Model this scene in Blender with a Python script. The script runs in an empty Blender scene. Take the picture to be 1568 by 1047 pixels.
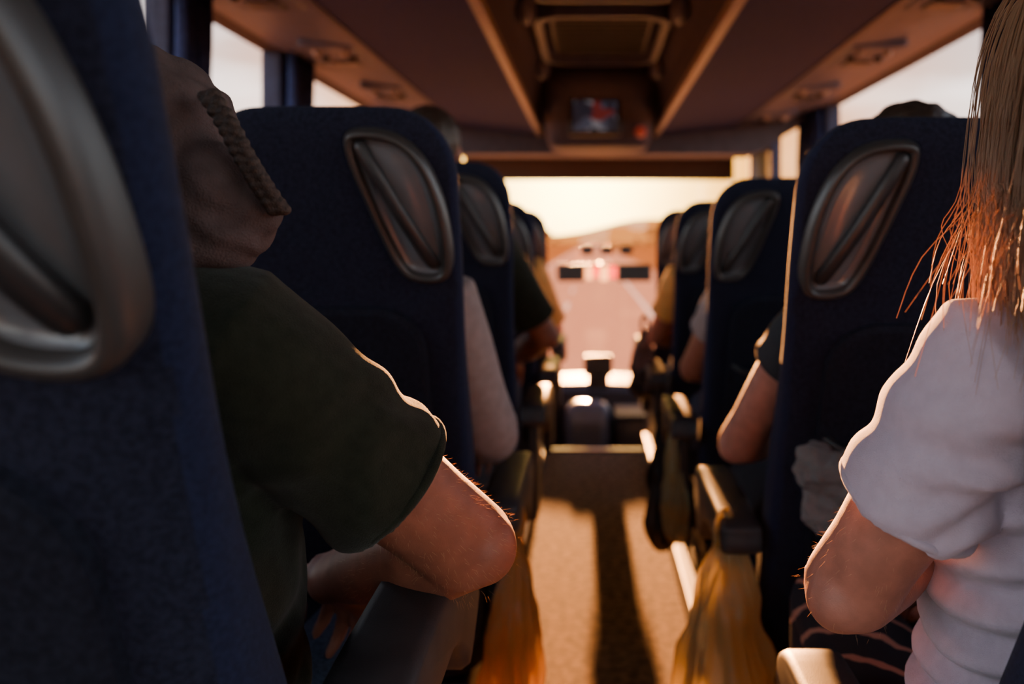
import bpy, bmesh, math, random
from mathutils import Vector, Matrix, noise
random.seed(7)
C = bpy.context
V = Vector
def link(o):
    C.scene.collection.objects.link(o); return o
# ------------------------------------------------------------------ materials
def nt(name):
    m = bpy.data.materials.new(name); m.use_nodes = True
    return m, m.node_tree.nodes, m.node_tree.links, m.node_tree.nodes['Principled BSDF']
def mat(name, col, rough=.6, metal=0, var=.0, vscale=20, bump=0, bscale=200, spec=.5, emit=None, es=0, sheen=0, stretch=None, col2=None):
    m, n, l, b = nt(name)
    b.inputs['Base Color'].default_value = (*col, 1)
    b.inputs['Roughness'].default_value = rough
    b.inputs['Metallic'].default_value = metal
    b.inputs['Specular IOR Level'].default_value = spec
    if sheen: b.inputs['Sheen Weight'].default_value = sheen
    tc = n.new('ShaderNodeTexCoord')
    src = tc.outputs['Object']
    if stretch:
        mp = n.new('ShaderNodeMapping'); mp.inputs['Scale'].default_value = stretch
        l.new(src, mp.inputs[0]); src = mp.outputs[0]
    if var or col2:
        t = n.new('ShaderNodeTexNoise'); t.inputs['Scale'].default_value = vscale; t.inputs['Detail'].default_value = 3
        l.new(src, t.inputs['Vector'])
        r = n.new('ShaderNodeValToRGB')
        c2 = col2 or tuple(min(1, c*(1+var)) for c in col)
        c1 = col if col2 else tuple(c*(1-var) for c in col)
        r.color_ramp.elements[0].position = .35; r.color_ramp.elements[1].position = .65
        r.color_ramp.elements[0].color = (*c1, 1); r.color_ramp.elements[1].color = (*c2, 1)
        l.new(t.outputs['Fac'], r.inputs[0]); l.new(r.outputs[0], b.inputs['Base Color'])
    if bump:
        t = n.new('ShaderNodeTexNoise'); t.inputs['Scale'].default_value = bscale; t.inputs['Detail'].default_value = 1
        l.new(src, t.inputs['Vector'])
        bp = n.new('ShaderNodeBump'); bp.inputs['Strength'].default_value = bump; bp.inputs['Distance'].default_value = .002
        l.new(t.outputs['Fac'], bp.inputs['Height']); l.new(bp.outputs[0], b.inputs['Normal'])
    if emit:
        b.inputs['Emission Color'].default_value = (*emit, 1); b.inputs['Emission Strength'].default_value = es
    return m
def matte(name, c1, c2, sc):
    m, n, l, b = nt(name)
    d = n.new('ShaderNodeBsdfDiffuse'); tc = n.new('ShaderNodeTexCoord'); t = n.new('ShaderNodeTexNoise'); t.inputs['Scale'].default_value = sc
    r = n.new('ShaderNodeValToRGB'); r.color_ramp.elements[0].color = (*c1, 1); r.color_ramp.elements[1].color = (*c2, 1)
    l.new(tc.outputs['Object'], t.inputs['Vector']); l.new(t.outputs['Fac'], r.inputs[0]); l.new(r.outputs[0], d.inputs[0])
    l.new(d.outputs[0], n['Material Output'].inputs[0]); return m
def translucent(name, col, tcol, fac=.5, alpha=0, rough=.35):
    m, n, l, b = nt(name)
    b.inputs['Base Color'].default_value = (*col, 1); b.inputs['Roughness'].default_value = rough
    t = n.new('ShaderNodeBsdfTranslucent'); t.inputs[0].default_value = (*tcol, 1)
    mx = n.new('ShaderNodeMixShader'); mx.inputs[0].default_value = fac
    l.new(b.outputs[0], mx.inputs[1]); l.new(t.outputs[0], mx.inputs[2])
    out = n['Material Output']; last = mx
    if alpha:
        tr = n.new('ShaderNodeBsdfTransparent'); m2 = n.new('ShaderNodeMixShader'); m2.inputs[0].default_value = alpha
        l.new(mx.outputs[0], m2.inputs[1]); l.new(tr.outputs[0], m2.inputs[2]); last = m2
    l.new(last.outputs[0], out.inputs[0]); return m
def skinmat(name, col):
    return mat(name, col, .5, var=.12, vscale=60, bump=.15, bscale=900)
M = {}
M['seat'] = mat('navy_seat_fabric', (.012, .0145, .030), .9, var=.35, vscale=260, bump=.4, bscale=900, spec=.10, sheen=.04)
M['seatside'] = mat('navy_seat_side', (.012, .0165, .043), .85, var=.25, vscale=300, bump=.3, bscale=900, spec=.10, sheen=.05)
M['pocket'] = mat('seat_pocket_fabric', (.0105, .012, .021), .85, var=.3, vscale=200, bump=.3, bscale=600, spec=.12)
M['hframe'] = mat('handle_grey_plastic', (.038, .035, .034), .38, var=.06, vscale=40, bump=.06, bscale=900)
M['hdish'] = mat('handle_dish_plastic', (.12, .13, .145), .22, var=.08, vscale=15)
M['blackp'] = mat('black_plastic', (.02, .02, .022), .4, var=.2, vscale=30, bump=.1, bscale=700)
M['darkp'] = mat('dark_grey_plastic', (.035, .033, .036), .5, var=.15, vscale=30, bump=.1, bscale=700, spec=.4)
M['metal'] = mat('brushed_steel', (.55, .53, .5), .3, 1, var=.1, vscale=50)
M['carpet'] = mat('aisle_carpet', (.085, .056, .034), .95, bump=1, bscale=250, vscale=38, col2=(.34, .21, .12), spec=.1)
M['plat'] = mat('platform_vinyl', (.04, .038, .04), .6, var=.3, vscale=60, bump=.2)
M['wall'] = mat('wall_panel_fabric', (.06, .058, .07), .8, var=.2, vscale=120, bump=.3, bscale=500)
M['pillar'] = mat('pillar_dark', (.03, .04, .085), .7, var=.2, vscale=30, bump=.1)
M['rackA'] = mat('rack_panel_plum', (.052, .062, .185), .75, var=.08, vscale=60, bump=.1, bscale=800, spec=.2)
M['rackB'] = mat('rack_grey_service', (.12, .13, .20), .5, var=.08, vscale=20, spec=.35)
M['ceil'] = mat('ceiling_lining', (.085, .085, .13), .8, var=.1, vscale=30, bump=.15)
M['trim'] = mat('cream_trim', (.46, .40, .36), .45, var=.05)
M['console'] = mat('ceiling_console', (.058, .055, .080), .5, var=.15, vscale=20)
M['curtain'] = mat('navy_curtain', (.03, .05, .14), .8, var=.25, vscale=60, spec=.2)
M['shade'] = mat('brown_shade', (.11, .06, .035), .8, var=.1, vscale=40)
M['dashblue'] = mat('dash_blue_grey', (.14, .17, .23), .3, var=.1, vscale=20)
M['yellowbag'] = translucent('yellow_plastic_bag', (.40, .32, .14), (.50, .36, .12), .40, .12)
M['orangebag'] = translucent('orange_plastic_bag', (.50, .28, .09), (.70, .37, .09), .5, .1)
M['clearbag'] = translucent('clear_plastic_bag', (.35, .35, .35), (.5, .48, .45), .4, .5, .12)
M['skin'] = skinmat('skin_warm', (.31, .105, .062)); M['skin2'] = skinmat('skin_fair', (.43, .17, .118))
M['greenshirt'] = mat('dark_green_cotton', (.021, .024, .015), .9, var=.15, vscale=90, bump=.5, bscale=1200, spec=.15, sheen=.10)
M['whiteshirt'] = mat('white_cotton', (.54, .46, .56), .85, var=.04, vscale=90, bump=.4, bscale=1200, spec=.2, sheen=.2)
M['greyshirt'] = mat('pale_grey_cotton', (.30, .23, .22), .85, var=.1, vscale=60, bump=.3)
M['orangeshirt'] = mat('orange_cotton', (.7, .33, .08), .85, var=.1, vscale=60, bump=.3)
M['blackshirt'] = mat('black_cotton', (.02, .02, .024), .85, var=.1, vscale=60, bump=.3)
M['jeans'] = mat('denim', (.04, .06, .10), .85, var=.35, vscale=200, bump=.4, bscale=900)
M['darktr'] = mat('dark_trousers', (.02, .02, .025), .85, var=.2, vscale=60)
M['shoe'] = mat('shoe_leather', (.03, .025, .02), .4, var=.2)
M['scarf'] = mat('taupe_headscarf', (.105, .072, .068), .9, var=.2, vscale=40, bump=.5, bscale=700, spec=.2)
M['braid'] = mat('dark_braid', (.05, .028, .02), .7, var=.4, vscale=300, bump=.6, bscale=900)
M['hairdark'] = mat('dark_hair', (.03, .018, .012), .5, var=.5, vscale=300, stretch=(1, 1, .08), bump=.8, bscale=400)
M['hairbl'] = translucent('dark_blond_hair', (.38, .24, .15), (.72, .44, .24), .38)
M['hairblv'] = mat('dark_blond_hair_mass', (.22, .135, .085), .5, var=.45, vscale=220, stretch=(1, 1, .05), bump=1, bscale=300)
M['eye'] = mat('eye_white', (.8, .78, .75), .2, var=.02)
M['lip'] = mat('lip', (.5, .2, .18), .45, var=.05)
M['armhair'] = translucent('arm_hair', (.7, .5, .3), (.95, .65, .35), .5)
m, n, l, b = nt('striped_dark_trousers')
tc = n.new('ShaderNodeTexCoord'); wv = n.new('ShaderNodeTexWave'); wv.bands_direction = 'DIAGONAL'
wv.inputs['Scale'].default_value = 9; wv.inputs['Distortion'].default_value = 3; wv.inputs['Detail Scale'].default_value = 2
rp = n.new('ShaderNodeValToRGB'); rp.color_ramp.elements[0].position = .86; rp.color_ramp.elements[1].position = .93
rp.color_ramp.elements[0].color = (.018, .016, .022, 1); rp.color_ramp.elements[1].color = (.55, .24, .16, 1)
l.new(tc.outputs['Object'], wv.inputs[0]); l.new(wv.outputs['Fac'], rp.inputs[0]); l.new(rp.outputs[0], b.inputs['Base Color']); b.inputs['Roughness'].default_value = .8
M['striped'] = m
m, n, l, b = nt('window_glass')
tr = n.new('ShaderNodeBsdfTransparent'); tr.inputs[0].default_value = (.95, .97, .98, 1)
gl = n.new('ShaderNodeBsdfGlossy'); gl.inputs['Roughness'].default_value = .02
mx = n.new('ShaderNodeMixShader'); mx.inputs[0].default_value = .04
l.new(tr.outputs[0], mx.inputs[1]); l.new(gl.outputs[0], mx.inputs[2]); l.new(mx.outputs[0], n['Material Output'].inputs[0])
M['glass'] = m
m, n, l, b = nt('tv_screen')
tc = n.new('ShaderNodeTexCoord'); vo = n.new('ShaderNodeTexVoronoi'); vo.inputs['Scale'].default_value = 26
rp = n.new('ShaderNodeValToRGB'); cr = rp.color_ramp; cr.interpolation = 'CONSTANT'
cr.elements[0].color = (.03, .04, .07, 1); cr.elements[1].position = .8; cr.elements[1].color = (.5, .45, .5, 1)
e = cr.elements.new(.42); e.color = (.35, .04, .04, 1); e = cr.elements.new(.55); e.color = (.12, .13, .2, 1)
l.new(tc.outputs['Object'], vo.inputs[0]); l.new(vo.outputs['Color'], rp.inputs[0]); l.new(rp.outputs[0], b.inputs['Emission Color'])
b.inputs['Emission Strength'].default_value = .25; b.inputs['Base Color'].default_value = (.02, .02, .02, 1)
M['tv'] = m
M['redlamp'] = mat('red_lamp', (.4, .04, .02), .3, emit=(.8, .12, .06), es=.08)
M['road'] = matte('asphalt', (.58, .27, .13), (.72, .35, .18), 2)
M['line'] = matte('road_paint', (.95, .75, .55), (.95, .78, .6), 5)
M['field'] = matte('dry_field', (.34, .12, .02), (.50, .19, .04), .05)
M['hill'] = mat('hills_haze_glow', (.30, .12, .03), 1, var=.15, vscale=.01, emit=(1.0, .27, .03), es=1.5, spec=0)  # orange emission paints sunlit airlight haze onto the hills; no real haze
M['tree'] = mat('foliage_haze_glow', (.12, .06, .02), 1, var=.4, vscale=1, emit=(.9, .22, .03), es=.8, spec=0)  # crowns and trunks self-glow to imitate backlit haze in front of them
M['sticker'] = translucent('pale_paper', (.7, .65, .62), (.8, .7, .6), .6)
M['red'] = translucent('red_paper', (.6, .08, .05), (.8, .1, .05), .6)

# ------------------------------------------------------------------ mesh helpers
def empty(name, loc=(0, 0, 0)):
    e = bpy.data.objects.new(name, None); e.location = loc; e.empty_display_size = .1
    return link(e)
def par(o, p):
    o.parent = p; o.matrix_parent_inverse = Matrix.Translation(-V(p.location))
def mobj(name, vs, fs, ma, parent=None, smooth=True, sub=0, mats=None, midx=None):
    me = bpy.data.meshes.new(name); me.from_pydata([tuple(v) for v in vs], [], fs); me.update()
    bm = bmesh.new(); bm.from_mesh(me); bmesh.ops.recalc_face_normals(bm, faces=bm.faces); bm.to_mesh(me); bm.free()
    for k in (mats or [ma]): me.materials.append(M[k])
    if midx:
        for p, i in zip(me.polygons, midx): p.material_index = i
    me.polygons.foreach_set('use_smooth', [smooth]*len(me.polygons))
    o = link(bpy.data.objects.new(name, me))
    if parent: par(o, parent)
    return o
def bake(o):
    C.view_layer.update(); dg = C.evaluated_depsgraph_get()
    nm = bpy.data.meshes.new_from_object(o.evaluated_get(dg)); o.modifiers.clear(); o.data = nm
    return o
def box(name, lo, hi, ma, parent=None, bev=.01, seg=2):
    lo = V(lo); hi = V(hi)
    bm = bmesh.new(); bmesh.ops.create_cube(bm, size=1)
    for v in bm.verts: v.co = V([(lo[i]+hi[i])/2+v.co[i]*(hi[i]-lo[i]) for i in range(3)])
    if bev: bmesh.ops.bevel(bm, geom=bm.edges[:], offset=bev, segments=seg, affect='EDGES', profile=.5)
    me = bpy.data.meshes.new(name); bm.to_mesh(me); bm.free(); me.materials.append(M[ma])
    me.polygons.foreach_set('use_smooth', [bev > .02]*len(me.polygons))
    o = link(bpy.data.objects.new(name, me))
    if parent: par(o, parent)
    return o
def spow(x, p): return math.copysign(abs(x)**p, x)
def rings(secs, n=24):
    vs = []; fs = []
    for (c, U, W, a, b, p) in secs:
        for i in range(n):
            t = 2*math.pi*i/n
            vs.append(V(c)+V(U)*(a*spow(math.cos(t), 2/p))+V(W)*(b*spow(math.sin(t), 2/p)))
    for k in range(len(secs)-1):
        for i in range(n):
            j = (i+1) % n
            fs.append((k*n+i, k*n+j, (k+1)*n+j, (k+1)*n+i))
    fs.append(tuple(range(n))[::-1]); fs.append(tuple((len(secs)-1)*n+i for i in range(n)))
    return vs, fs
def tube(pts, rad, n=14, U0=None):
    pts = [V(p) for p in pts]
    rad = [r if isinstance(r, tuple) else (r, r) for r in rad]
    d0 = (pts[1]-pts[0]).normalized(); U = U0 or (d0.orthogonal().normalized())
    N = len(pts)
    def fr(d):
        nonlocal U
        U = (U-d*U.dot(d)).normalized(); return U.copy(), d.cross(U)
    a = []
    for i in range(N):
        d = ((pts[min(i+1, N-1)]-pts[max(i-1, 0)])).normalized()
        u, w = fr(d)
        if i == 0:
            r = rad[0]; m_ = max(r)
            a += [(pts[0]-d*m_*.9, u, w, r[0]*.35, r[1]*.35, 2), (pts[0]-d*m_*.6, u, w, r[0]*.78, r[1]*.78, 2)]
        a.append((pts[i], u, w, rad[i][0], rad[i][1], 2))
        if i == N-1:
            r = rad[-1]; m_ = max(r)
            a += [(pts[i]+d*m_*.6, u, w, r[0]*.78, r[1]*.78, 2), (pts[i]+d*m_*.9, u, w, r[0]*.35, r[1]*.35, 2)]
    return rings(a, n)
def ell(c, r, R=None, n=20):
    R = R or Matrix.Identity(3); m = n//2
    secs = []
    for k in range(1, m):
        t = math.pi*k/m
        secs.append((V(c)+R@V((0, 0, -math.cos(t)*r[2])), R@V((1, 0, 0)), R@V((0, 1, 0)), r[0]*math.sin(t), r[1]*math.sin(t), 2))
    return rings(secs, n)
def joinparts(parts):
    vs = []; fs = []
    for a, b in parts:
        o = len(vs); vs += a; fs += [tuple(i+o for i in f) for f in b]
    return vs, fs
def blob(name, parts, ma, parent=None, vox=.005, it=4, disp=None):
    vs, fs = joinparts(parts)
    o = mobj(name, vs, fs, ma)
    r = o.modifiers.new('r', 'REMESH'); r.mode = 'VOXEL'; r.voxel_size = vox
    s = o.modifiers.new('s', 'SMOOTH'); s.iterations = it; s.factor = .5
    bake(o); me = o.data
    if not me.materials: me.materials.append(M[ma])
    if disp:
        ns = [v.normal.copy() for v in me.vertices]
        for v, nn in zip(me.vertices, ns): v.co += nn*disp(v.co)
    me.polygons.foreach_set('use_smooth', [True]*len(me.polygons)); me.update()
    if parent: par(o, parent)
    return o
def crom(P, closed=True, k=6):
    out = []; N = len(P)
    for i in range(N if closed else N-1):
        g = lambda j: V(P[j % N]) if closed else V(P[max(0, min(N-1, j))])
        p0, p1, p2, p3 = g(i-1), g(i), g(i+1), g(i+2)
        for s in range(k):
            t = s/k
            out.append(.5*((2*p1)+(p2-p0)*t+(2*p0-5*p1+4*p2-p3)*t*t+(3*p1-p0-3*p2+p3)*t**3))
    if not closed: out.append(V(P[-1]))
    return out

# ------------------------------------------------------------------ bus shell
XL, XR, YB, YF = -1.21, 1.29, -2.6, 6.9
XC = .04
box('floor', (-.25, YB, -.06), (.30, 4.86, 0), 'carpet', bev=0)
box('trim_1', (-.27, 4.84, -.05), (.32, 4.885, .012), 'metal', bev=.004)
for i, (a, b_) in enumerate([((XL+.07, YB+.002, -.06), (-.25, 4.84, .10)), ((.30, YB+.002, -.06), (XR-.07, 4.84, .10))]):
    box('seat_platform', a, b_, 'plat', bev=.004)
box('trim_2', (-.262, YB, .085), (-.246, 4.84, .108), 'metal', bev=.003)
box('trim_3', (.296, YB, .085), (.312, 4.84, .108), 'metal', bev=.003)
fe = empty('entrance_steps', (0, 5.5, -.5))
box('cab_floor', (XL, 4.86, -.62), (XR, YF, -.55), 'plat', fe, 0)
box('riser', (XL, 4.87, -.56), (XR, 4.90, -.065), 'plat', fe, 0)
box('step_1', (-.25, 4.9, -.56), (.5, 5.12, -.22), 'plat', fe, .005)
box('step_2', (.0, 5.12, -.56), (.5, 5.36, -.40), 'plat', fe, .005)
box('step_edge', (-.25, 5.10, -.225), (.5, 5.13, -.205), 'metal', fe, .003)
def sidewall(name, x0, x1, opens, z0=.88, z1=1.94):
    e = empty(name, ((x0+x1)/2, 2, .5))
    box('lower_panel', (x0, YB, -.7), (x1, YF, z0), 'wall', e, 0)
    box('upper_panel', (x0, YB, z1), (x1, YF, 2.3), 'wall', e, 0)
    ys = [YB]+[y for o in opens for y in o]+[YF]
    for i in range(0, len(ys), 2):
        box('pillar', (x0, ys[i], z0), (x1, ys[i+1], z1), 'pillar', e, .01)
    box('heater_duct', (x0 if x0 < 0 else x0-.068, YB, -.06), (x1+.068 if x0 < 0 else x1, 4.84, .26), 'darkp', e, .02)
opL = [(-2.3, -.9), (-.75, .85), (1.0, 2.45), (2.60, 3.33), (3.68, 4.94), (5.15, 6.35)]
opR = [(-2.3, -.9), (-.75, .85), (1.0, 2.30), (2.62, 4.68), (5.19, 6.13)]
sidewall('wall_left', XL-.08, XL, opL); sidewall('wall_right', XR, XR+.08, opR)
wi = 1
for x, ops in ((XL-.04, opL), (XR+.04, opR)):
    for a, b_ in ops:
        box('window_%d' % wi, (x-.003, a, .88), (x+.003, b_, 1.94), 'glass', bev=0); wi += 1
e = empty('wall_back', (0, YB, 1))
box('lower_panel', (XL, YB-.08, -.1), (XR, YB, 1.1), 'wall', e, 0); box('upper_panel', (XL, YB-.08, 1.85), (XR, YB, 2.3), 'wall', e, 0)
box('corner_1', (XL, YB-.08, 1.1), (XL+.2, YB, 1.85), 'wall', e, 0); box('corner_2', (XR-.2, YB-.08, 1.1), (XR, YB, 1.85), 'wall', e, 0)
box('window_%d' % wi, (XL+.2, YB-.04, 1.1), (XR-.2, YB-.035, 1.85), 'glass', bev=0); wi += 1
e = empty('wall_front', (0, YF, .3))
box('lower_panel', (XL, YF, -.7), (XR, YF+.08, .12), 'wall', e, 0)
box('header', (XL, YF, 1.9), (XR, YF+.08, 2.3), 'wall', e, 0)
box('pillar_a', (XL-.08, YF-.05, .1), (XL+.03, YF+.08, 2.0), 'pillar', e, .02)
box('pillar_b', (XR-.01, YF-.05, .1), (XR+.08, YF+.08, 2.0), 'pillar', e, .02)
box('window_%d' % wi, (XL, YF+.03, .12), (XR, YF+.035, 1.9), 'glass', bev=0)
def curtain(x, y0, y1, z0=.9, z1=1.93):
    vs = []; fs = []; N = 60; K = 8
    for k in range(K+1):
        z = z1+(z0-z1)*k/K
        for i in range(N+1):
            t = i/N
            vs.append((x+.022*math.sin(t*6.28*(y1-y0)/.055)+.006*math.sin(k+9*t), y0+(y1-y0)*t+.01*math.sin(k*.8), z))
    for k in range(K):
        for i in range(N):
            a = k*(N+1)+i; fs.append((a, a+1, a+N+2, a+N+1))
    o = mobj('window_curtain', vs, fs, 'curtain'); s = o.modifiers.new('t', 'SOLIDIFY'); s.thickness = .003; return o
for y0, y1 in ((.8, 1.1), (2.40, 2.60), (3.30, 3.55)): curtain(XL+.04, y0, y1)
for y0, y1 in ((.8, 1.1), (2.25, 2.68), (4.70, 5.10)): curtain(XR-.04, y0, y1)
def extr(name, prof, y0, y1, ma, parent=None, mats=None, midx=None, smooth=False):
    n_ = len(prof); vs = [(x, y0, z) for x, z in prof]+[(x, y1, z) for x, z in prof]
    fs = [(i, (i+1) % n_, n_+(i+1) % n_, n_+i) for i in range(n_)]+[tuple(range(n_)), tuple(range(n_, 2*n_))]
    mi = (midx+[0, 0]) if midx else None
    return mobj(name, vs, fs, ma, parent, smooth, mats=mats, midx=mi)
box('ceiling', (XL, YB, 2.06), (XR, YF+.08, 2.30), 'ceil', bev=0)
for sgn in (-1, 1):
    e = empty('luggage_rack', (XC+sgn*.8, 1, 1.9))
    X = lambda q: XC+sgn*q
    prof = [(X(.335), 1.80), (X(.80), 1.85), (X(.815), 1.866), (X(1.0), 1.89), (X(1.25), 1.94), (X(1.25), 2.06), (X(.27), 2.06), (X(.275), 2.0), (X(.31), 1.93), (X(.325), 1.84)]
    extr('rack_body', prof, YB, 4.9, 'rackA', e, mats=['rackA', 'rackB', 'ceil'], midx=[0, 1, 1, 1, 1, 2, 2, 2, 2, 2])
    ev = [(X(.318), 1.796), (X(.345), 1.792), (X(.35), 1.803), (X(.338), 1.812), (X(.322), 1.835)]
    extr('edge_trim', ev, YB, 4.9, 'trim', e)
    extr('panel_trim', [(X(.79), 1.843), (X(.812), 1.846), (X(.812), 1.87), (X(.79), 1.86)], YB, 4.9, 'console', e)
    for y in [.55+.8*i for i in range(-3, 6)]:
        if y > 4.6: continue
        box('service_unit', (min(X(.86), X(1.06)), y, 1.868), (max(X(.86), X(1.06)), y+.34, 1.905), 'rackB', e, .012)
        for q, yy in ((.91, y+.07), (1.01, y+.07), (.91, y+.17), (1.01, y+.17)):
            vs, fs = tube([(X(q), yy, 1.874), (X(q), yy, 1.862)], [.022, .016], 16); mobj('reading_light', vs, fs, 'trim' if yy < y+.1 else 'blackp', e)
        box('vent', (X(.96)-.05, y+.23, 1.86), (X(.96)+.05, y+.31, 1.875), 'blackp', e, .005)
def rrect(cx, cy, hx, hy, r, n=6):
    out = []
    for sx, sy, a0 in ((1, 1, 0), (-1, 1, 90), (-1, -1, 180), (1, -1, 270)):
        for k in range(n+1):
            a = math.radians(a0+90*k/n); out.append((cx+sx*(hx-r)+r*math.cos(a), cy+sy*(hy-r)+r*math.sin(a)))
    return out
def frame(name, cx, cy, hx, hy, r, z0, z1, w, ma, parent):
    o = rrect(cx, cy, hx, hy, r); i_ = rrect(cx, cy, hx-w, hy-w, max(r-w, .01)); n_ = len(o)
    vs = [(x, y, z0) for x, y in o]+[(x, y, z1) for x, y in o]+[(x, y, z1) for x, y in i_]+[(x, y, z0) for x, y in i_]
    fs = []
    for k in range(4):
        for i in range(n_):
            j = (i+1) % n_; a = k*n_; b_ = ((k+1) % 4)*n_
            fs.append((a+i, a+j, b_+j, b_+i))
    return mobj(name, vs, fs, ma, parent, False)
e = empty('roof_hatch', (XC, 2.4, 2.03))
frame('outer_frame', XC, 2.35, .25, .55, .08, 2.06, 2.005, .035, 'rackB', e)
frame('inner_frame', XC, 2.35, .195, .48, .06, 2.06, 2.02, .02, 'darkp', e)
box('panel', (XC-.17, 1.90, 2.035), (XC+.17, 2.8, 2.055), 'ceil', e, .008)
for x in (-.12, .12): box('latch', (XC+x-.03, 2.74, 2.01), (XC+x+.03, 2.78, 2.04), 'blackp', e, .006)
e = empty('air_vent_panel', (XC, 3.4, 2.02))
frame('surround', XC, 3.42, .25, .42, .12, 2.06, 1.985, .03, 'rackB', e)
box('grille', (XC-.2, 3.1, 2.02), (XC+.2, 3.75, 2.058), 'console', e, .01)
for i in range(9): box('slat', (XC-.18, 3.14+i*.068, 2.005), (XC+.18, 3.155+i*.068, 2.03), 'darkp', e, .002)
e = empty('ceiling_speaker', (XC, 1.2, 2.05))
for x in (-.2, .2):
    vs, fs = tube([(XC+x, 1.2, 2.06), (XC+x, 1.2, 2.03)], [.06, .05], 24); mobj('speaker', vs, fs, 'console', e)
for y in (.2, 2.9, 3.9):
    for sx in (-1, 1):
        vs, fs = ell((XC+sx*.262, y, 1.985), (.035, .11, .05)); mobj('aisle_lamp', vs, fs, 'rackB')
e = empty('ceiling_television', (XC, 4.3, 1.8))
bm_secs = []
for z, a, b_, cy in ((2.06, .29, .30, 4.42), (1.95, .285, .28, 4.42), (1.84, .28, .24, 4.44), (1.72, .27, .2, 4.46), (1.68, .25, .18, 4.47), (1.668, .21, .14, 4.47)):
    bm_secs.append((V((XC, cy, z)), V((1, 0, 0)), V((0, 1, 0)), a, b_, 5))
vs, fs = rings(bm_secs, 40); mobj('housing', vs, fs, 'console', e)
box('bezel', (XC-.15, 4.17, 1.715), (XC+.11, 4.27, 1.90), 'blackp', e, .012)
box('screen', (XC-.125, 4.163, 1.735), (XC+.085, 4.172, 1.88), 'tv', e, .002)
vs, fs = tube([(XC+.205, 4.23, 1.735), (XC+.205, 4.185, 1.735)], [.03, .026], 20, V((1, 0, 0))); mobj('clock_lamp', vs, fs, 'redlamp', e)
e = empty('front_bulkhead', (0, 5, 1.8))
extr('beam', [(XL, 1.94), (-.85, 1.73), (-.75, 1.695), (.93, 1.695), (1.02, 1.73), (XR, 1.94), (XR, 2.06), (XL, 2.06)], 4.9, 5.15, 'console', e)
box('front_lining', (XL, 5.15, 1.90), (XR, YF, 2.06), 'shade', e, .01)
box('roller_case', (-1.0, 6.70, 1.84), (1.13, 6.80, 1.90), 'darkp', e, .02)
box('sun_shade', (-1.0, 6.745, 1.685), (1.13, 6.755, 1.86), 'shade', e, .002)
box('shade_bar', (-1.0, 6.735, 1.672), (1.13, 6.765, 1.692), 'darkp', e, .006)

# dashboard
e = empty('dashboard', (0, 6.3, 0))
bs = [(5.95, .02), (6.0, .12), (6.1, .165), (6.5, .17), (6.85, .12)]
vs = []; fs = []; nx = 24
for i in range(nx+1):
    x = XL+.02+(XR-XL-.04)*i/nx; w = .03*math.cos((x-.04)*2.2)
    for (y, zt) in bs: vs.append((x, y+w, zt+.02*math.cos(x*5)*.5))
    vs.append((x, 6.85, -.5)); vs.append((x, 6.05+w, -.5))
k = len(bs)+2
for i in range(nx):
    for j in range(k):
        j2 = (j+1) % k; fs.append((i*k+j, i*k+j2, (i+1)*k+j2, (i+1)*k+j))
fs.append(tuple(range(k))); fs.append(tuple(nx*k+j for j in range(k)))
mobj('dash_body', vs, fs, 'darkp', e, False)
box('instrument_hood', (-.95, 5.85, .05), (-.4, 6.2, .32), 'blackp', e, .05, 4)
e = empty('dash_monitor', (.045, 6.0, .3))
box('screen_case', (-.05, 6.0, .245), (.15, 6.03, .39), 'blackp', e, .008)
box('stand', (-.025, 6.01, .15), (.125, 6.05, .26), 'blackp', e, .01)
e = empty('tour_guide_console', (0, 5.6, 0))
vs, fs = rings([(V((-.02, 5.62, z)), V((1, 0, 0)), V((0, 1, 0)), a, b_, 4) for z, a, b_ in ((-.55, .15, .13), (-.02, .15, .14), (.08, .145, .13), (.125, .12, .10), (.14, .08, .06))], 32)
mobj('cabinet', vs, fs, 'dashblue', e)
box('drawer', (-.12, 5.47, -.15), (.06, 5.49, .03), 'hdish', e, .008)
box('side_bin', (.16, 5.45, -.55), (.44, 5.8, .05), 'blackp', e, .03)
box('lid', (.15, 5.44, .05), (.45, 5.81, .08), 'darkp', e, .012)
for sx, x in ((-1, -.27), (1, .34)):
    e = empty('handrail', (x, 4.95, .5))
    pts = crom([(x, 4.93, -.2), (x, 4.93, .55), (x, 4.97, .66), (x, 5.06, .66), (x, 5.10, .55), (x, 5.10, -.2)], False, 8)
    vs, fs = tube(pts, [.014]*len(pts), 12); mobj('rail', vs, fs, 'metal', e)
    box('kick_panel', (x-.01, 4.94, .02), (x+.01, 5.09, .5), 'darkp', e, .004)
e = empty('windscreen_display_bar', (.09, 6.5, .96))
for x0, x1 in ((-.26, -.05), (.20, .46)):
    box('display', (x0, 6.48, .885), (x1, 6.52, 1.015), 'blackp', e, .012)
box('rail', (-.26, 6.50, 1.005), (.46, 6.515, 1.02), 'blackp', e, .003)
box('bracket', (.06, 6.51, 1.005), (.08, 6.90, 1.02), 'blackp', e, .004)
for x0, x1, z0, k_ in ((-.04, .01, .90, 'sticker'), (.015, .06, .92, 'red'), (.07, .13, .89, 'sticker'), (.135, .19, .91, 'red')): box('paper_tag', (x0, 6.495, z0), (x1, 6.498, 1.005), k_, e, 0)
e = empty('dashcam_bar', (.12, 6.6, 1.13))
box('bar', (-.10, 6.6, 1.15), (.36, 6.62, 1.16), 'blackp', e, .003)
for x in (-.08, .07, .22): box('unit', (x, 6.57, 1.085), (x+.10, 6.62, 1.150), 'blackp', e, .008)
box('stem', (.12, 6.6, 1.15), (.14, 6.9, 1.16), 'blackp', e, .003)
e = empty('steering_wheel', (-.68, 5.75, .25))
R = Matrix.Rotation(math.radians(-55), 3, 'X')
pts = [V((-.68, 5.72, .33))+R@V((.22*math.cos(t), .22*math.sin(t), 0)) for t in [2*math.pi*i/40 for i in range(41)]]
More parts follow.
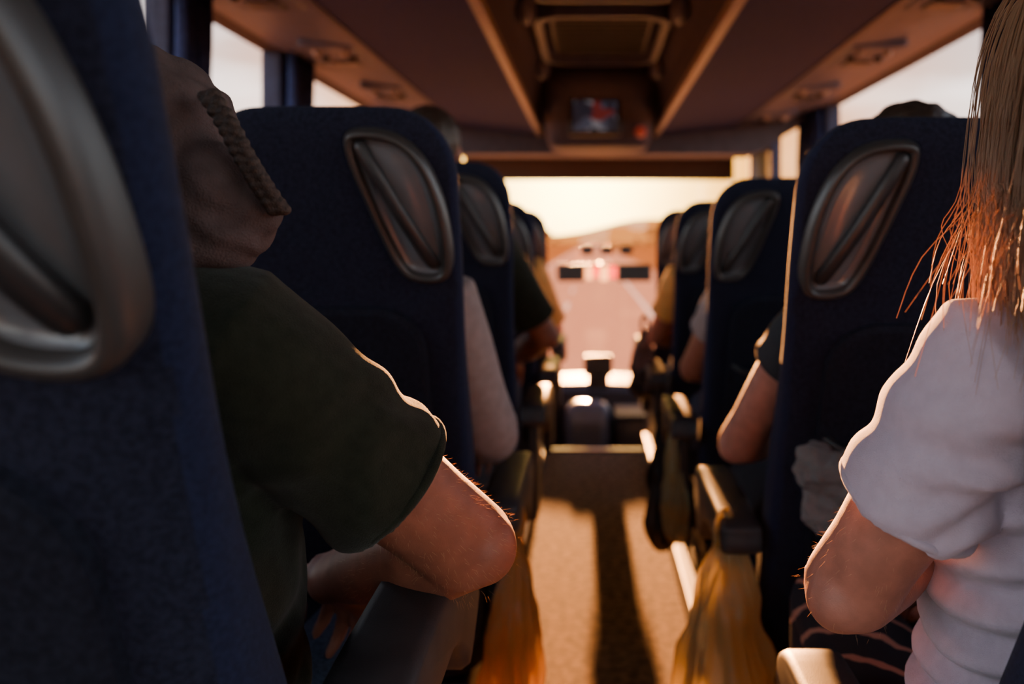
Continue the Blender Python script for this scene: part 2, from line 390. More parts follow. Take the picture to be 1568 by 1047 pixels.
vs, fs = tube(pts, [.014]*41, 10); mobj('rim', vs, fs, 'blackp', e)
for t in (0, math.pi, -math.pi/2):
    vs, fs = tube([V((-.68, 5.72, .33)), V((-.68, 5.72, .33))+R@V((.22*math.cos(t), .22*math.sin(t), 0))], [.02, .012]); mobj('spoke', vs, fs, 'blackp', e)
vs, fs = tube([V((-.68, 5.72, .33)), V((-.68, 5.98, .0))], [.04, .035]); mobj('column', vs, fs, 'blackp', e)

# ------------------------------------------------------------------ seats
TN = .40
def rear(z): return TN*(1.2-z)
def SP(s, z, off=0): return V((s, rear(z)-off*.93, z-off*.37))
TOP = 1.358
secs = []
zs = [.46, .47, .50, .6, .7, .8, .9, 1.0, 1.05, 1.1, 1.15, 1.2, 1.25]+[TOP-.085+.085*math.sin(math.radians(a)) for a in (0, 15, 30, 45, 58, 68, 76, 83, 87)]
for z in zs:
    sm = max(0, min(1, (z-.95)/.25)); sm = sm*sm*(3-2*sm)
    hd_ = max(0, min(1, (z-.80)/.32)); hd_ = hd_*hd_*(3-2*hd_)
    xa = 0+.006*(1-sm); xi = .43-.085*sm; t = .125-.052*hd_
    p_ = 4.5-1.7*hd_
    r = .085; zz = z-(TOP-r)
    if zz > 0:
        ins = r-math.sqrt(max(0, r*r-zz*zz)); xa += ins*.95; xi -= ins*.9; t -= max(0, ins-.02)*.5
    if z < .48: xa += .02; xi -= .02; t -= .03
    cy = rear(z)+.125/2-.052*hd_/2
    secs.append((V(((xa+xi)/2, cy, z)), V((1, 0, 0)), V((0, 1, 0)), (xi-xa)/2, t/2, p_))
seatparts = {}
vs, fs = rings(secs, 48)
o = mobj('t', vs, fs, 'seat'); o.modifiers.new('s', 'SUBSURF').levels = 1; bake(o)
o.data.materials.append(M['seatside'])
for p in o.data.polygons:
    if abs(p.normal.x) > .55: p.material_index = 1
seatparts['backrest'] = o.data; bpy.data.objects.remove(o)
def grab(name, o): seatparts[name] = o.data; bpy.data.objects.remove(o)
HP = [(.002, 1.150), (.003, 1.20), (.012, 1.25), (.030, 1.293), (.060, 1.322), (.100, 1.332), (.130, 1.326), (.132, 1.295), (.114, 1.24), (.092, 1.18), (.075, 1.146), (.054, 1.131), (.018, 1.130)]
HP = [(a+.009, b-.004) for a, b in HP]
HC = crom([(a, b, 0) for a, b in HP], True, 5)
cen = V((.078, 1.232, 0))
def loop(sc, off):
    out = []
    n_ = len(HC)
    for i, p in enumerate(HC):
        t = (HC[(i+1) % n_]-HC[i-1]).normalized(); nn = V((t.y, -t.x, 0))
        if nn.dot(p-cen) < 0: nn = -nn
        q = p-nn*sc; out.append(SP(q.x, q.y, off))
    return out
def loops(spec):
    vs = []; fs = []; n_ = len(HC)
    for sc, off in spec: vs += loop(sc, off)
    for k in range(len(spec)-1):
        for i in range(n_):
            j = (i+1) % n_; fs.append((k*n_+i, k*n_+j, (k+1)*n_+j, (k+1)*n_+i))
    return vs, fs, n_
vs, fs, n_ = loops([(0, -.035), (-.001, .002), (.002, .010), (.005, .013), (.009, .012), (.012, .007), (.014, .001)])
grab('handle_frame', mobj('t', vs, fs, 'hframe'))
vs, fs, n_ = loops([(.0135, .004), (.018, -.001), (.024, -.0005), (.030, .003)])
c0 = len(vs); vs.append(SP(cen.x, cen.y, .006))
for i in range(n_): fs.append((3*n_+i, 3*n_+(i+1) % n_, c0))
grab('handle_dish', mobj('t', vs, fs, 'hdish'))
pts = crom([SP(.122, 1.306, .004), SP(.100, 1.272, .014), SP(.072, 1.222, .018), (SP(.048, 1.178, .014)), SP(.036, 1.152, .004)], False, 6)
vs, fs = tube(pts, [(.010, .008)]*len(pts), 14, V((1, 0, 0))); grab('handle_bar', mobj('t', vs, fs, 'blackp'))
def outl(s0, s1, z0, z1, r, off):
    return [SP(x, z, off) for x, z in rrect((s0+s1)/2, (z0+z1)/2, (s1-s0)/2, (z1-z0)/2, r, 8)]
L0 = outl(.055, .375, .60, 1.09, .07, -.015); L1 = outl(.057, .373, .602, 1.088, .07, .006); L2 = outl(.063, .367, .61, 1.08, .064, .010)
n_ = len(L0); vs = L0+L1+L2; fs = []
for k in range(2):
    for i in range(n_): j = (i+1) % n_; fs.append((k*n_+i, k*n_+j, (k+1)*n_+j, (k+1)*n_+i))
fs.append(tuple(2*n_+i for i in range(n_))); grab('rear_panel', mobj('t', vs, fs, 'pocket', smooth=False))
vs = []; fs = []; N = 20
for k in range(12):
    z = .62+.30*k/11
    for i in range(N+1):
        s = .066+.30*i/N; bul = math.sin(math.pi*i/N)**.5*(.012+.03*k/11)
        vs.append(SP(s, z+(.015*math.sin(math.pi*i/N)*-1 if k == 11 else 0), .010+bul+.003*math.sin(i*1.7+k)))
for k in range(11):
    for i in range(N): a = k*(N+1)+i; fs.append((a, a+1, a+N+2, a+N+1))
grab('magazine_pocket', mobj('t', vs, fs, 'pocket'))
pts = [vs[11*(N+1)+i] for i in range(N+1)]; v2, f2 = tube(pts, [.005]*len(pts), 8); grab('pocket_elastic', mobj('t', v2, f2, 'blackp'))
vs, fs = rings([(V((.215, .56, z)), V((1, 0, 0)), V((0, 1, 0)), a, b_, 5) for z, a, b_ in ((.41, .19, .22), (.425, .212, .245), (.50, .215, .25), (.545, .205, .24), (.56, .17, .2), (.563, .1, .12))], 48)
grab('cushion', mobj('t', vs, fs, 'seat'))
grab('seat_frame', box('t', (.03, .33, .35), (.40, .76, .41), 'blackp', bev=.01))
grab('leg_1', box('t', (.07, .40, .10), (.11, .68, .36), 'darkp', bev=.01)); grab('leg_2', box('t', (.33, .40, .10), (.37, .68, .36), 'darkp', bev=.01))
def armrest(zt):
    pr = [(.20, zt-.05), (.19, zt-.02), (.22, zt), (.46, zt+.005), (.53, zt), (.56, zt-.025), (.563, zt-.06), (.55, zt-.10), (.50, zt-.13), (.46, zt-.10), (.40, zt-.065), (.28, zt-.06)]
    cv = crom([(y, z, 0) for y, z in pr], True, 4); n_ = len(cv); cc = V((.38, zt-.03, 0))
    vs = []; fs = []
    for x, sc in ((-.068, .80), (-.066, .93), (-.058, 1.0), (-.015, 1.0), (-.007, .93), (-.005, .8)):
        vs += [(x, cc.x+(p.x-cc.x)*(1-(1-sc)*.3), cc.y+(p.y-cc.y)*sc) for p in cv]
    for k in range(5):
        for i in range(n_): j = (i+1) % n_; fs.append((k*n_+i, k*n_+j, (k+1)*n_+j, (k+1)*n_+i))
    fs.append(tuple(range(n_))); fs.append(tuple(5*n_+i for i in range(n_)))
    return mobj('t', vs, fs, 'darkp', smooth=True)
grab('armrest', armrest(.765)); grab('armrest_raised', armrest(.895))
grab('armrest_side', box('t', (-.045, .26, .45), (-.012, .47, .71), 'blackp', bev=.012))
def seat(x, y, side, arm=True, sz=1, dz=0, raised=False, name='coach_seat'):
    e = empty(name, (x, y, dz)); e.scale = (side, 1, sz)
    names = ['backrest', 'handle_frame', 'handle_dish', 'handle_bar', 'rear_panel', 'magazine_pocket', 'pocket_elastic', 'cushion', 'seat_frame', 'leg_1', 'leg_2']
    if arm: names += ['armrest_raised' if raised else 'armrest', 'armrest_side']
    for k_ in names:
        o = link(bpy.data.objects.new(k_, seatparts[k_])); o.parent = e
    return e
EL, ER = -.185, .27
rowsL = [.345, 1.18, 1.98, 2.78, 3.58]; rowsR = [.38, 1.12, 1.92, 2.72, 3.50]
for i, y in enumerate(rowsL):
    sz = 1.015 if i < 3 else .975
    seat(EL, y, -1, True, sz, 0, i == 0); seat(EL-.46, y, -1, False, sz)
for i, y in enumerate(rowsR):
    sz = .998 if i < 2 else .985
    if i > 2: sz = .975
    seat(ER, y, 1, True, sz); seat(ER+.46, y, 1, False, sz)
seat(-.46, 5.05, -1, False, .9, -.62, name='driver_seat')

# ------------------------------------------------------------------ people
def hand(w, d, n_, side, s=1, curl=.4):
    w = V(w); d = V(d).normalized(); n_ = V(n_); n_ = (n_-d*n_.dot(d)).normalized(); lat = d.cross(n_)*side
    P = [rings([(w+d*q*s, lat, n_, a*s, b_*s, 2.4) for q, a, b_ in ((-.02, .022, .018), (0, .026, .019), (.03, .035, .018), (.06, .041, .015), (.085, .040, .012), (.095, .034, .007))], 20)]
    L = [.070, .079, .073, .057]
    for i in range(4):
        p = w+d*(.084-[.002, -.003, .0, .008][i])*s+lat*(.030-.0195*i)*s
        pts = [p-d*.012*s, p]; th = .15+.04*i
        fan = lat*(.10-.07*i)
        for k_, f in enumerate((.45, .3, .25)):
            th += curl*(.6 if k_ == 0 else 1)*(1+.08*i)
            p = p+(d*math.cos(th)+n_*math.sin(th)+fan).normalized()*L[i]*f*s; pts.append(p)
        P.append(tube(pts, [.0095*s, .0093*s, .0088*s, .008*s, .0062*s], 10))
    b0 = w+d*.022*s+lat*.024*s
    p1 = b0+(lat*.75+d*.6+n_*.35).normalized()*.036*s; p2 = p1+(lat*.35+d*.85+n_*.35).normalized()*.032*s; p3 = p2+(d*.95+n_*.35).normalized()*.024*s
    P.append(tube([b0, p1, p2, p3], [.015*s, .0125*s, .0105*s, .008*s], 12))
    return P
def lerp(a, b_, t): return V(a)*(1-t)+V(b_)*t
def headparts(c, f, u, s=1):
    f = V(f).normalized(); u = V(u); u = (u-f*u.dot(f)).normalized(); r = f.cross(u)
    R = Matrix((r, f, u)).transposed(); c = V(c)
    g = lambda x, y, z: c+R@V((x*s, y*s, z*s))
    P = [ell(g(0, -.012, .022), (.074*s, .092*s, .082*s), R), ell(g(0, .025, -.03), (.058*s, .062*s, .075*s), R), ell(g(0, .045, -.08), (.036*s, .036*s, .028*s), R),
         ell(g(0, .083, -.022), (.012*s, .02*s, .022*s), R), tube([g(0, .075, .02), g(0, .098, -.028)], [.008*s, .012*s]),
         ell(g(.077, -.005, -.01), (.008*s, .018*s, .032*s), R), ell(g(-.077, -.005, -.01), (.008*s, .018*s, .032*s), R),
         tube([g(-.03, .068, .022), g(.03, .068, .022)], [.012*s, .012*s])]
    return P, g, R
def rings_tube_open(pts, rad, n_=22):
    pts = [V(p) for p in pts]; U = None; secs = []; N = len(pts)
    for i in range(N):
        d = (pts[min(i+1, N-1)]-pts[max(i-1, 0)]).normalized()
        U = (d.orthogonal() if U is None else U-d*U.dot(d)).normalized()
        if i == 0: secs.append((pts[0]-d*rad[0]*.6, U, d.cross(U), rad[0]*.6, rad[0]*.6, 2))
        secs.append((pts[i], U, d.cross(U), rad[i], rad[i], 2))
    d = (pts[-1]-pts[-2]).normalized(); secs.append((pts[-1]+d*.006, U, d.cross(U), rad[-1]*.97, rad[-1]*.97, 2))
    return rings(secs, n_)
def person(name, neck, hip, S, E, W, hd, hn, headc, f, u, skin, shirt, legs, vox=.006, sleeve=.65, arm_r=1., sl_r=(.066, .058), hair='hairdark', build=1., hs=1., disp=None, knees=None, head_s=None, drop=0):
    neck = V(neck); hip = V(hip); S = V(S); E = V(E); W = V(W); headc = V(headc); head_s = head_s or hs
    side = 1 if S.x > neck.x else -1
    e = empty(name, tuple(hip))
    up = (neck-hip).normalized(); lat = (S-neck); lat.z *= .5; lat.y = 0; lat = (lat-up*lat.dot(up)).normalized(); dep = up.cross(lat)
    hwid = (S-neck).length
    S2 = neck-lat*hwid*.95-up*.03; E2 = S2+V((-side*.04, .10, -.24)); W2 = V((hip.x-side*.07, hip.y+.27, hip.z+.14))
    def torso(k_):
        q = build
        prof = [(-.10, .10, .08), (-.08, .15*q, .10*q), (0, .165*q, .115*q), (.2, .150*q, .105*q), (.4, .15*q, .10*q), (.62, .160*q, .11*q), (.8, .158*q, .10*q), (.90, .14*q, .085*q), (.97, .095*q, .065*q), (1.03, .06, .055)]
        return rings([(hip+(neck-hip)*t, lat, dep, a*k_, b_*k_, 2.3) for t, a, b_ in prof], 32)
    ar = arm_r
    def armp(S, E, W, hd, hn, sd):
        pts = [S, lerp(S, E, .25), lerp(S, E, .5), lerp(S, E, .8), E, lerp(E, W, .2), lerp(E, W, .45), lerp(E, W, .75), W]
        rr = [.048, .047, .044, .039, .040, .042, .039, .030, (.026, .022)]
        rr = [(x[0]*ar, x[1]*ar) if isinstance(x, tuple) else x*ar for x in rr]
        out = [tube(pts, rr, 18)]
        ed = ((E-S).normalized()-(W-E).normalized()).normalized()
        out.append(ell(E+ed*.012*ar, (.030*ar,)*3))
        return out+hand(W, hd, hn, sd, hs)
    HPs, g, R = headparts(headc, f, u, head_s)
    sk = HPs+[tube([neck-up*.06, lerp(neck, g(0, -.015, -.05), .5), g(0, -.015, -.05)], [.058, .052, .053], 18), torso(.82)]
    sk += armp(S, E, W, hd, hn, side)+armp(S2, E2, W2, V((side*.5, .7, -.3)), V((0, .1, -1)), -side)
    blob('body', sk, skin, e, vox, 3)
    sh = [torso(1.0)]
    for S_, E_ in ((S, E), (S2, E2)):
        r0, r1 = sl_r
        dn = up*drop
        inn = lerp(neck-up*.05, S_, .45)
        pts = [inn, lerp(inn, S_, .6), S_-dn, lerp(S_, E_, sleeve*.35)-dn*.6, lerp(S_, E_, sleeve*.7), lerp(S_, E_, sleeve*.97)]
        sh.append(rings_tube_open(pts, [r0*.95, r0*1.0, r0, (r0+r1)/2*1.02, r1*1.02, r1*1.04]))
        if sleeve > .95:
            Wx = W if S_ is S else W2
            pts = [E_, lerp(E_, Wx, .3), lerp(E_, Wx, .7), lerp(E_, Wx, .95)]
            sh.append(tube(pts, [r1, r1*.95, r1*.8, r1*.7], 18))
    blob('shirt', sh, shirt, e, vox, 3, disp)
    if sleeve < .95:
        for S_, E_ in ((S, E), (S2, E2)):
            d = (E_-S_).normalized(); c = lerp(S_, E_, sleeve*.97); a = d.orthogonal().normalized(); b_ = d.cross(a)
            ring = [c+(a*math.cos(t)+b_*math.sin(t))*sl_r[1]*.99 for t in [6.2832*i/40 for i in range(41)]]
            vs, fs = tube(ring, [(.004, .004)]*41, 8); mobj('sleeve_hem', vs, fs, shirt, e)
    lg = []; sho = []
    for k_ in (-1, 1):
        h = hip+V((k_*.085, .04, -.0)); kn = V((hip.x+k_*.11, hip.y+.40, hip.z+.05))
        if knees: kn = V(knees[(k_+1)//2])
        an = V((kn.x, kn.y+.03, .20 if hip.z > .3 else -.45))
        lg.append(tube([h, lerp(h, kn, .35), lerp(h, kn, .75), kn, lerp(kn, an, .3), lerp(kn, an, .7), an], [.095, .086, .068, .062, .058, .046, .05], 20))
        sho.append(rings([(an+V((0, y, z)), V((1, 0, 0)), V((0, 0, 1)), a, b_, 2.6) for y, z, a, b_ in ((-.07, -.05, .02, .03), (-.06, -.045, .035, .05), (0, -.045, .04, .055), (.08, -.065, .045, .035), (.15, -.072, .04, .026), (.18, -.078, .02, .012))], 20))
    lg.append(rings([(hip+V((0, y, z)), V((1, 0, 0)), V((0, 1, 0)), a, b_, 2.5) for y, z, a, b_ in ((.0, -.09, .15, .10), (0, -.05, .175, .13), (0, .03, .17, .12), (-.02, .10, .158, .11))], 28))
    blob('trousers', lg, legs, e, vox*1.3, 3)
    vs, fs = joinparts(sho); mobj('shoes', vs, fs, 'shoe', e)
    for x in (-.03, .03):
        vs, fs = ell(g(x, .066, .004), (.012*head_s,)*3, n=12); mobj('eye', vs, fs, 'eye', e)
    vs, fs = ell(g(0, .079, -.062), (.024*head_s, .008*head_s, .008*head_s), R, 14); mobj('mouth', vs, fs, 'lip', e)
    if hair:
        hp = [ell(g(0, -.024, .034), (.083*hs, .096*hs, .086*hs), R), ell(g(0, -.055, -.01), (.070*hs, .055*hs, .075*hs), R)]
        blob('hair', hp, hair, e, .006, 2, lambda p: .004*noise.noise(p*60))
    return e, g, R
# --- man in the dark green shirt
S = V((-.262, .60, 1.125)); E = V((-.104, .71, .948)); W = V((-.262, .86, .86))
def foldsG(p):
    ax = (E-S).normalized(); t = (p-S).dot(ax)
    return .0035*noise.noise(V((p.x*18, p.y*18, p.z*18)))+.0024*math.sin(t*95+5*noise.noise(p*14))*max(0, min(1, (t-.02)/.1))
P1, g, R = person('seated_man_green_shirt', (-.380, .60, 1.180), (-.405, .80, .64), S, E, W, (.05, .75, -.6), (-.4, -.5, -.6),
    (-.332, .63, 1.245), (.35, .9, -.45), (-.1, .3, 1), 'skin', 'greenshirt', 'jeans', vox=.004, sleeve=.66, arm_r=1.04, sl_r=(.062, .058), hair=None, disp=foldsG, build=1.0, hs=.98, head_s=.86)
hp = [ell(g(0, -.010, .026), (.084*.86, .098*.86, .088*.86), R), ell(g(0, -.035, -.03), (.066, .066, .06), R), ell((-.272, .61, 1.232), (.040, .045, .038)), ell((-.246, .61, 1.216), (.024, .03, .022)), ell((-.30, .61, 1.210), (.052, .05, .045)), ell((-.262, .61, 1.205), (.030, .04, .028))]
blob('headscarf', hp, 'scarf', P1, .004, 6, lambda p: .0016*math.sin(p.z*160+p.x*90+6*noise.noise(p*20)))
bp = crom([(-.262, .585, 1.300), (-.246, .578, 1.278), (-.234, .578, 1.255), (-.224, .583, 1.236), (-.214, .590, 1.218)], False, 7)
parts = []
for i in range(len(bp)-1):
    d = (bp[i+1]-bp[i]).normalized(); sgn = 1 if i % 2 else -1
    q = d.cross(V((0, 1, 0))).normalized()
    parts.append(ell(bp[i]+q*.0028*sgn, (.0052, .0075, .0042)))
blob('scarf_braid', parts, 'braid', P1, .0014, 1)
def armhair(parent, S, E, t0, t1, rad, n_):
    cu = bpy.data.curves.new('arm_hair', 'CURVE'); cu.dimensions = '3D'; cu.bevel_depth = .00007; cu.bevel_resolution = 0
    d = (E-S).normalized(); a = d.orthogonal().normalized(); b_ = d.cross(a)
    for i in range(n_):
        t = random.uniform(t0, t1); th = random.uniform(0, 6.283); nn = a*math.cos(th)+b_*math.sin(th)
        p = lerp(S, E, t)+nn*(rad-.001); sp = cu.splines.new('POLY'); sp.points.add(2)
        dr = (nn*.4+d*.8+V((random.gauss(0, .25), random.gauss(0, .25), random.gauss(0, .25)))).normalized(); L = random.uniform(.003, .006)
        for k_ in range(3): sp.points[k_].co = (*(p+nn*(.3*L*k_/2)+dr*L*k_/2), 1); sp.points[k_].radius = 1-.4*k_
    cu.materials.append(M['armhair']); o = link(bpy.data.objects.new('arm_hair', cu)); par(o, parent)
armhair(P1, S, E, .70, 1.1, .041, 500)
armhair(P1, E, W, 0, .6, .041, 400)
# --- woman in white T-shirt
S = V((.285, .60, 1.110)); E = V((.204, .672, .928)); W = V((.362, .84, .945))
def foldsW(p):
    t = max(0, min(1, (p.x-.24)/.05))
    w = t*.007*math.sin(p.z*150-p.x*60+4*noise.noise(p*9))*max(0, min(1, (1.10-p.z)/.08))
    w += .004*noise.noise(V((p.x*14, p.y*14, p.z*40)))
    q = V((p.x-.315, 0, p.z-1.02)); a = math.atan2(q.z, q.x)
    w += (1-t)*.0045*math.sin(a*16+4*noise.noise(p*12))*max(0, min(1, 1.25-q.length/.11))
    return w
P2, g2, R2 = person('seated_woman_white_shirt', (.43, .61, 1.13), (.44, .82, .63), S, E, W, (.6, .6, .3), (.3, -.2, -1),
    (.400, .635, 1.30), (-.05, 1, -.15), (0, .1, 1), 'skin2', 'whiteshirt', 'striped', vox=.004, sleeve=.60, arm_r=.93, sl_r=(.056, .052), hair=None, disp=foldsW, build=.98, hs=.95, knees=[(.335, 1.17, .70), (.56, 1.2, .69)])
hc = V((.395, .615, 1.30))
hp = [ell(hc+V((0, -.012, .03)), (.084, .098, .085)), tube([hc+V((0, -.04, .0)), hc+V((.0, -.055, -.08)), hc+V((.0, -.06, -.15)), hc+V((.01, -.055, -.20))], [(.084, .065), (.084, .05), (.078, .035), (.04, .015)], 24, V((1, 0, 0)))]
blob('hair_mass', hp, 'hairblv', P2, .004, 2, lambda p: .004*noise.noise(V((p.x*90, p.y*90, p.z*6))))
cu = bpy.data.curves.new('hair_strands', 'CURVE'); cu.dimensions = '3D'; cu.bevel_depth = .00038; cu.bevel_resolution = 0
for i in range(3600):
    th = random.uniform(math.radians(95), math.radians(330)) if random.random() < .5 else random.uniform(math.radians(130), math.radians(235))
    fly = random.random() < .06
    k1 = random.uniform(.90, 1.10)+(random.uniform(0, .22) if fly else 0)
    cx, sy = math.cos(th), math.sin(th)
    root = hc+V((cx*.02, sy*.03-.01, .118))
    ln = random.uniform(-.235, -.12)
    mid = hc+V((cx*.088*k1, sy*.100*k1-.01, .035)); side = hc+V((cx*.104*k1+random.gauss(0, .003), sy*.090*k1-.02, -.06))
    end = hc+V((cx*(.100+random.uniform(-.035, .02))*k1+random.gauss(0, .006), sy*.075*k1-.035+random.gauss(0, .006), ln))
    if fly: end += V((random.uniform(-.045, .0), random.uniform(-.02, .02), random.uniform(-.0, .04)))
    low = lerp(side, end, .55)+V((random.gauss(0, .005)-.004, random.gauss(0, .005), 0))
    pts = crom([root, hc+V((cx*.065*k1, sy*.075*k1-.01, .092)), mid, side, low, end], False, 4)
    sp = cu.splines.new('POLY'); sp.points.add(len(pts)-1)
    for k_, p in enumerate(pts): sp.points[k_].co = (*p, 1); sp.points[k_].radius = 1.2-.8*k_/len(pts)
cu.materials.append(M['hairbl']); o = link(bpy.data.objects.new('hair_strands', cu)); par(o, P2)
armhair(P2, S, E, .62, 1.1, .037, 200)
# --- other passengers
person('seated_passenger', (-.385, 1.42, 1.15), (-.40, 1.62, .63), (-.245, 1.41, 1.10), (-.175, 1.49, .86), (-.24, 1.70, .80), (0, .9, -.4), (-.2, -.1, -1), (-.43, 1.43, 1.25), (0, 1, -.2), (0, .2, 1), 'skin', 'greyshirt', 'darktr', sleeve=1, sl_r=(.062, .050), hs=.95)
person('seated_passenger', (.49, 1.34, 1.10), (.49, 1.56, .62), (.345, 1.34, 1.06), (.262, 1.50, .845), (.40, 1.68, .83), (.3, .9, -.1), (0, 0, -1), (.49, 1.33, 1.292), (0, 1, -.1), (0, .1, 1), 'skin2', 'blackshirt', 'darktr', sleeve=.28, sl_r=(.058, .056))
person('seated_passenger', (-.40, 2.21, 1.22), (-.40, 2.42, .66), (-.25, 2.22, 1.17), (-.125, 2.32, .94), (-.24, 2.50, .85), (0, .9, -.4), (-.2, -.1, -1), (-.42, 2.22, 1.425), (0, 1, -.1), (0, .1, 1), 'skin', 'greenshirt', 'jeans', sleeve=.8, hs=1.0)
person('seated_passenger', (.48, 2.14, 1.10), (.49, 2.36, .62), (.345, 2.14, 1.05), (.275, 2.28, .86), (.40, 2.48, .83), (.3, .9, -.1), (0, 0, -1), (.49, 2.14, 1.23), (0, 1, -.2), (0, .1, 1), 'skin', 'greyshirt', 'jeans', sleeve=.45, hs=.95)
person('seated_passenger', (-.36, 3.0, 1.13), (-.40, 3.22, .62), (-.22, 3.0, 1.09), (-.14, 3.1, .88), (-.24, 3.28, .83), (0, .9, -.4), (-.2, -.1, -1), (-.40, 3.0, 1.23), (0, 1, -.2), (0, .1, 1), 'skin2', 'orangeshirt', 'jeans', sleeve=.9, hs=.93)
person('seated_passenger', (.45, 2.96, 1.10), (.48, 3.16, .62), (.31, 2.95, 1.06), (.24, 3.05, .86), (.36, 3.24, .83), (.3, .9, -.1), (0, 0, -1), (.47, 2.95, 1.21), (0, 1, -.2), (0, .1, 1), 'skin', 'orangeshirt', 'darktr', sleeve=.6, hs=.93)
person('bus_driver', (-.68, 5.28, .52), (-.68, 5.48, -.05), (-.52, 5.28, .48), (-.49, 5.45, .25), (-.50, 5.64, .36), (0, .8, .3), (0, .3, -1), (-.68, 5.30, .72), (0, 1, 0), (0, 0, 1), 'skin', 'greyshirt', 'darktr', sleeve=.5, knees=[(-.79, 5.85, .0), (-.57, 5.85, .0)])

# ------------------------------------------------------------------ bags
def bag(name, cx, cy, zt, zb, w, dth, ma, seed=0, lean=0):
    e = empty(name, (cx, cy, zt)); secs = []; H = zt-zb
    for t in [i/40 for i in range(41)]:
        sh = .22+.78*min(1, (t/.6))**.75
        en = 1 if t < .85 else math.sqrt(max(.05, 1-((t-.85)/.16)**2))
        secs.append((V((cx+lean*t, cy, zt-H*t)), V((1, 0, 0)), V((0, 1, 0)), w*sh*en/2, dth*(.25+.75*min(1, t/.6))*en/2, 2.3))
    vs, fs = rings(secs, 80)
    out = []
    for i, v in enumerate(vs):
        k_ = i//80; t = k_/40; ang = 6.283*(i % 80)/80
        d = V((v.x-cx-lean*t, v.y-cy, 0)); dn = d.normalized() if d.length > 1e-5 else V((0, 0, 0))
        q = V((math.cos(ang)*2.6+seed, math.sin(ang)*2.6, t*1.3))
        q2 = V((math.cos(ang)*6+seed*2, math.sin(ang)*6, t*4))
        f = d.length*(.42*noise.noise(q)*(1-.3*t)+.20*noise.noise(q2))+.012*noise.noise(V((v.x*25+seed, v.y*25, v.z*18)))
        out.append(v+dn*f+V((0, 0, .01*noise.noise(q2))))
    mobj('bag_body', out, fs, ma, e)
    for s_ in (-1, 1):
        pts = crom([(cx+s_*.008, cy-.005, zt-.02), (cx+s_*.014, cy, zt+.02), (cx+s_*.010, cy+.005, zt+.04), (cx, cy+.01, zt+.05)], False, 5)
        vs, fs = tube(pts, [(.009, .003)]*len(pts), 8); mobj('bag_handle', vs, fs, ma, e)
    return e
bag('yellow_plastic_bag', .212, 1.34, .72, .28, .165, .13, 'yellowbag', 1, .01)
bag('orange_plastic_bag', -.132, 1.46, .70, .30, .10, .12, 'orangebag', 3, -.01)
bag('yellow_plastic_bag', .222, 2.22, .72, .42, .07, .12, 'yellowbag', 5)
bag('handbag', .205, 3.25, .86, .60, .10, .16, 'blackp', 8)
bag('handbag', .212, 2.55, .66, .28, .09, .14, 'blackp', 9)
parts = [ell((.325, 1.205, .875), (.040, .030, .032)), ell((.365, 1.205, .86), (.035, .025, .045)), ell((.335, 1.215, .82), (.04, .025, .04))]
blob('clear_plastic_bag', parts, 'clearbag', None, .003, 1, lambda p: .012*noise.noise(p*34)+.007*noise.noise(p*75))

# ------------------------------------------------------------------ outside
def gridplane(name, x0, x1, y0, y1, z, ma, nx=1, ny=1):
    vs = [(x0+(x1-x0)*i/nx, y0+(y1-y0)*j/ny, z) for j in range(ny+1) for i in range(nx+1)]
    fs = [(j*(nx+1)+i, j*(nx+1)+i+1, (j+1)*(nx+1)+i+1, (j+1)*(nx+1)+i) for j in range(ny) for i in range(nx)]
    return mobj(name, vs, fs, ma, smooth=False)
ZR = -1.75
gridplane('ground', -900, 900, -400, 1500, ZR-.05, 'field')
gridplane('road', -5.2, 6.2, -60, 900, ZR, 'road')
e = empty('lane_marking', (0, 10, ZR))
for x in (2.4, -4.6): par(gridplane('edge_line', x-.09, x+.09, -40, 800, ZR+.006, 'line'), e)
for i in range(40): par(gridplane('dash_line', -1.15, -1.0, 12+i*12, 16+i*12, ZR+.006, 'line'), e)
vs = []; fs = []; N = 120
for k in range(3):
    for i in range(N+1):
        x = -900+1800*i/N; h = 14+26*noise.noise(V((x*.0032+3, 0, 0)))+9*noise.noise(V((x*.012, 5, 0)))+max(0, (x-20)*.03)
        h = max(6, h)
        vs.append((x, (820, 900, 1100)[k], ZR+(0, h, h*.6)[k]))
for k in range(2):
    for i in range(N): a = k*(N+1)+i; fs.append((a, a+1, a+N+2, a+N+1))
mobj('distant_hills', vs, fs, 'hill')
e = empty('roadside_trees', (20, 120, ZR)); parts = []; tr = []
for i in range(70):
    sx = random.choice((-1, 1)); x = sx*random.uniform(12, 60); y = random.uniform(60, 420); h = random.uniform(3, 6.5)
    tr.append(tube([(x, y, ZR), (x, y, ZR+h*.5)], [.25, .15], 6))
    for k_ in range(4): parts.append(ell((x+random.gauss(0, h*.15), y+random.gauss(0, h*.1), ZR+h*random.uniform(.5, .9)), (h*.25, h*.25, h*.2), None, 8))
vs, fs = joinparts(parts); mobj('crowns', vs, fs, 'tree', e); vs, fs = joinparts(tr); mobj('trunks', vs, fs, 'tree', e)

